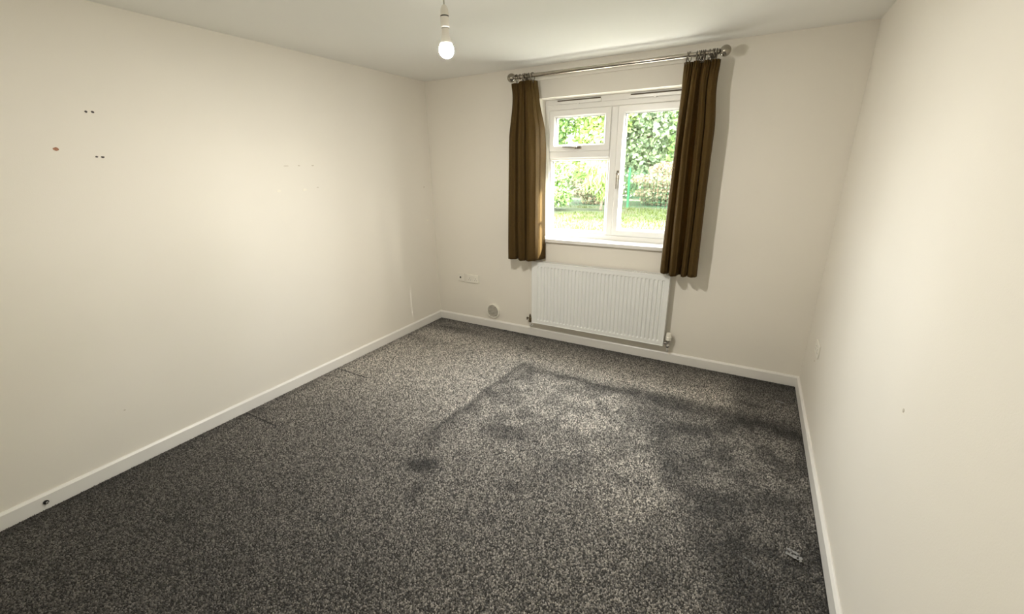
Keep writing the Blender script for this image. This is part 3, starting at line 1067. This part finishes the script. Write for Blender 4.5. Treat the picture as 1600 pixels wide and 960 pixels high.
# big evergreens behind the fence; the last three unseen, added to block skylight
for k, (x, y, w_, h_, cols_, lab) in enumerate((
        (-6.6, 16.9, 3.6, 8.2, GREEN, 'tall leafy tree furthest left beyond the fence'),
        (-4.1, 17.4, 3.8, 8.8, LIME, 'tall yellow green tree seen through the small top pane'),
        (-1.9, 18.6, 3.6, 9.4, DEEP, 'deep green tree left of the window mullion'),
        (0.5, 18.6, 3.6, 9.2, GREEN, 'mid green tree seen through the right pane'),
        (3.0, 18.8, 3.6, 9.0, DEEP, 'dark green tree behind the right curtain'),
        (5.6, 17.8, 3.8, 9.0, GREEN, 'unseen mid green tree added right of the window view to block sky'),
        (8.4, 16.8, 3.8, 8.8, DEEP, 'unseen dark tree added second beyond the window view to block sky'),
        (11.0, 15.4, 3.8, 8.4, GREEN, 'unseen tree added furthest right to block sky'))):
    plant('garden_tree', lab, 'tree', x, y, w_, h_, 10000, 0.24, cols_, 100 + k, trunk=0.13, lift=0.7, group='trees beyond the garden fence')
plant('evergreen_bush', 'rounded evergreen bush at the lawn edge in the lower left pane', 'bush', -4.5, 13.0, 2.2, 2.3, 5200, 0.13, GREEN, 201)
plant('drooping_bush', 'bush with long drooping leaves beside the mullion', 'bush', -2.55, 13.6, 1.5, 1.95, 3600, 0.38, LIME, 202, droop=1.0, lift=0.6)
plant('dry_hedge', 'tan twiggy hedge behind the green post fence', 'hedge', -0.4, 16.6, 2.9, 1.8, 5200, 0.15, TAN, 203)
plant('dry_bush', 'tan dry bush below the drooping leaves', 'bush', -3.6, 16.5, 2.4, 1.5, 3600, 0.14, TAN, 204)
plant('dry_bush', 'tan dry bush behind the right curtain side of the fence', 'bush', 2.6, 16.6, 2.4, 1.8, 3600, 0.15, TAN, 205)

# long clipped hedge closing the garden behind the trees
hr = random.Random(301)
he = empty('boundary_hedge', (-1.5, 21.6, G), 'long green boundary hedge closing the garden behind the trees', 'hedge')
hb = []
for i in range(30):
    hb.append((-11.0 + i * 0.66 + hr.uniform(-.1, .1), 21.6 + hr.uniform(-.2, .2), G + 0.75 + hr.uniform(-.1, .1), 0.65, 0.6, 0.85))
    hb.append((-11.0 + i * 0.66 + hr.uniform(-.1, .1), 21.6 + hr.uniform(-.2, .2), G + 2.0 + hr.uniform(-.2, .2), 0.65, 0.6, 0.85))
link('foliage', foliage_mesh(22000, hb, 0.24, [(0.30, 0.34, 0.18), (0.36, 0.36, 0.22), (0.22, 0.28, 0.12), (0.40, 0.34, 0.24)], 0.0, 302), M['leaf'], he)
for i in range(15):
    x_ = -10.6 + i * 1.32
    MB().tube([(x_, 21.6, G - 0.05), (x_ + hr.uniform(-.2, .2), 21.6, G + 1.0), (x_ + hr.uniform(-.3, .3), 21.6, G + 2.2)], [0.05, 0.04, 0.015], 6).build('stem', M['bark'], he, smooth=True)

# green mesh fence with bow tops
fx0, fx1, fy = -5.6, 5.6, 15.1
fe = empty('mesh_fence', ((fx0 + fx1) / 2, fy, G), 'green mesh garden fence with looped top beyond the lawn', 'fence')
FH = 1.55
px = [-5.6, -1.83, 1.90, 5.6]
for q in px:
    MB().box((q - 0.045, fy - 0.03, G - 0.05), (q + 0.045, fy + 0.03, G + FH + 0.08)).build('post', M['fence'], fe, bevel=0.006)
for a, b_ in zip(px, px[1:]):
    for j in range(8):
        z = G + 0.06 + j * 0.19
        MB().tube([(a, fy, z), (b_, fy, z)], 0.0035, 6).build('rail_wire', M['fence'], fe)
    nb = 20
    for i in range(nb):
        xa = a + 0.09 + i * (b_ - a - 0.18) / nb
        xb = xa + (b_ - a - 0.18) / nb * 0.62
        pts = [(xa, fy - 0.008, G + 0.02), (xa, fy - 0.008, G + FH - 0.10)]
        for s_ in range(1, 6):
            an = PI - PI * s_ / 6
            pts.append(((xa + xb) / 2 + (xb - xa) / 2 * math.cos(an), fy - 0.008, G + FH - 0.10 + 0.09 * math.sin(an)))
        pts += [(xb, fy - 0.008, G + FH - 0.10), (xb, fy - 0.008, G + 0.02)]
        MB().tube(pts, 0.0045, 6).build('bow_top_wire', M['fence'], fe)
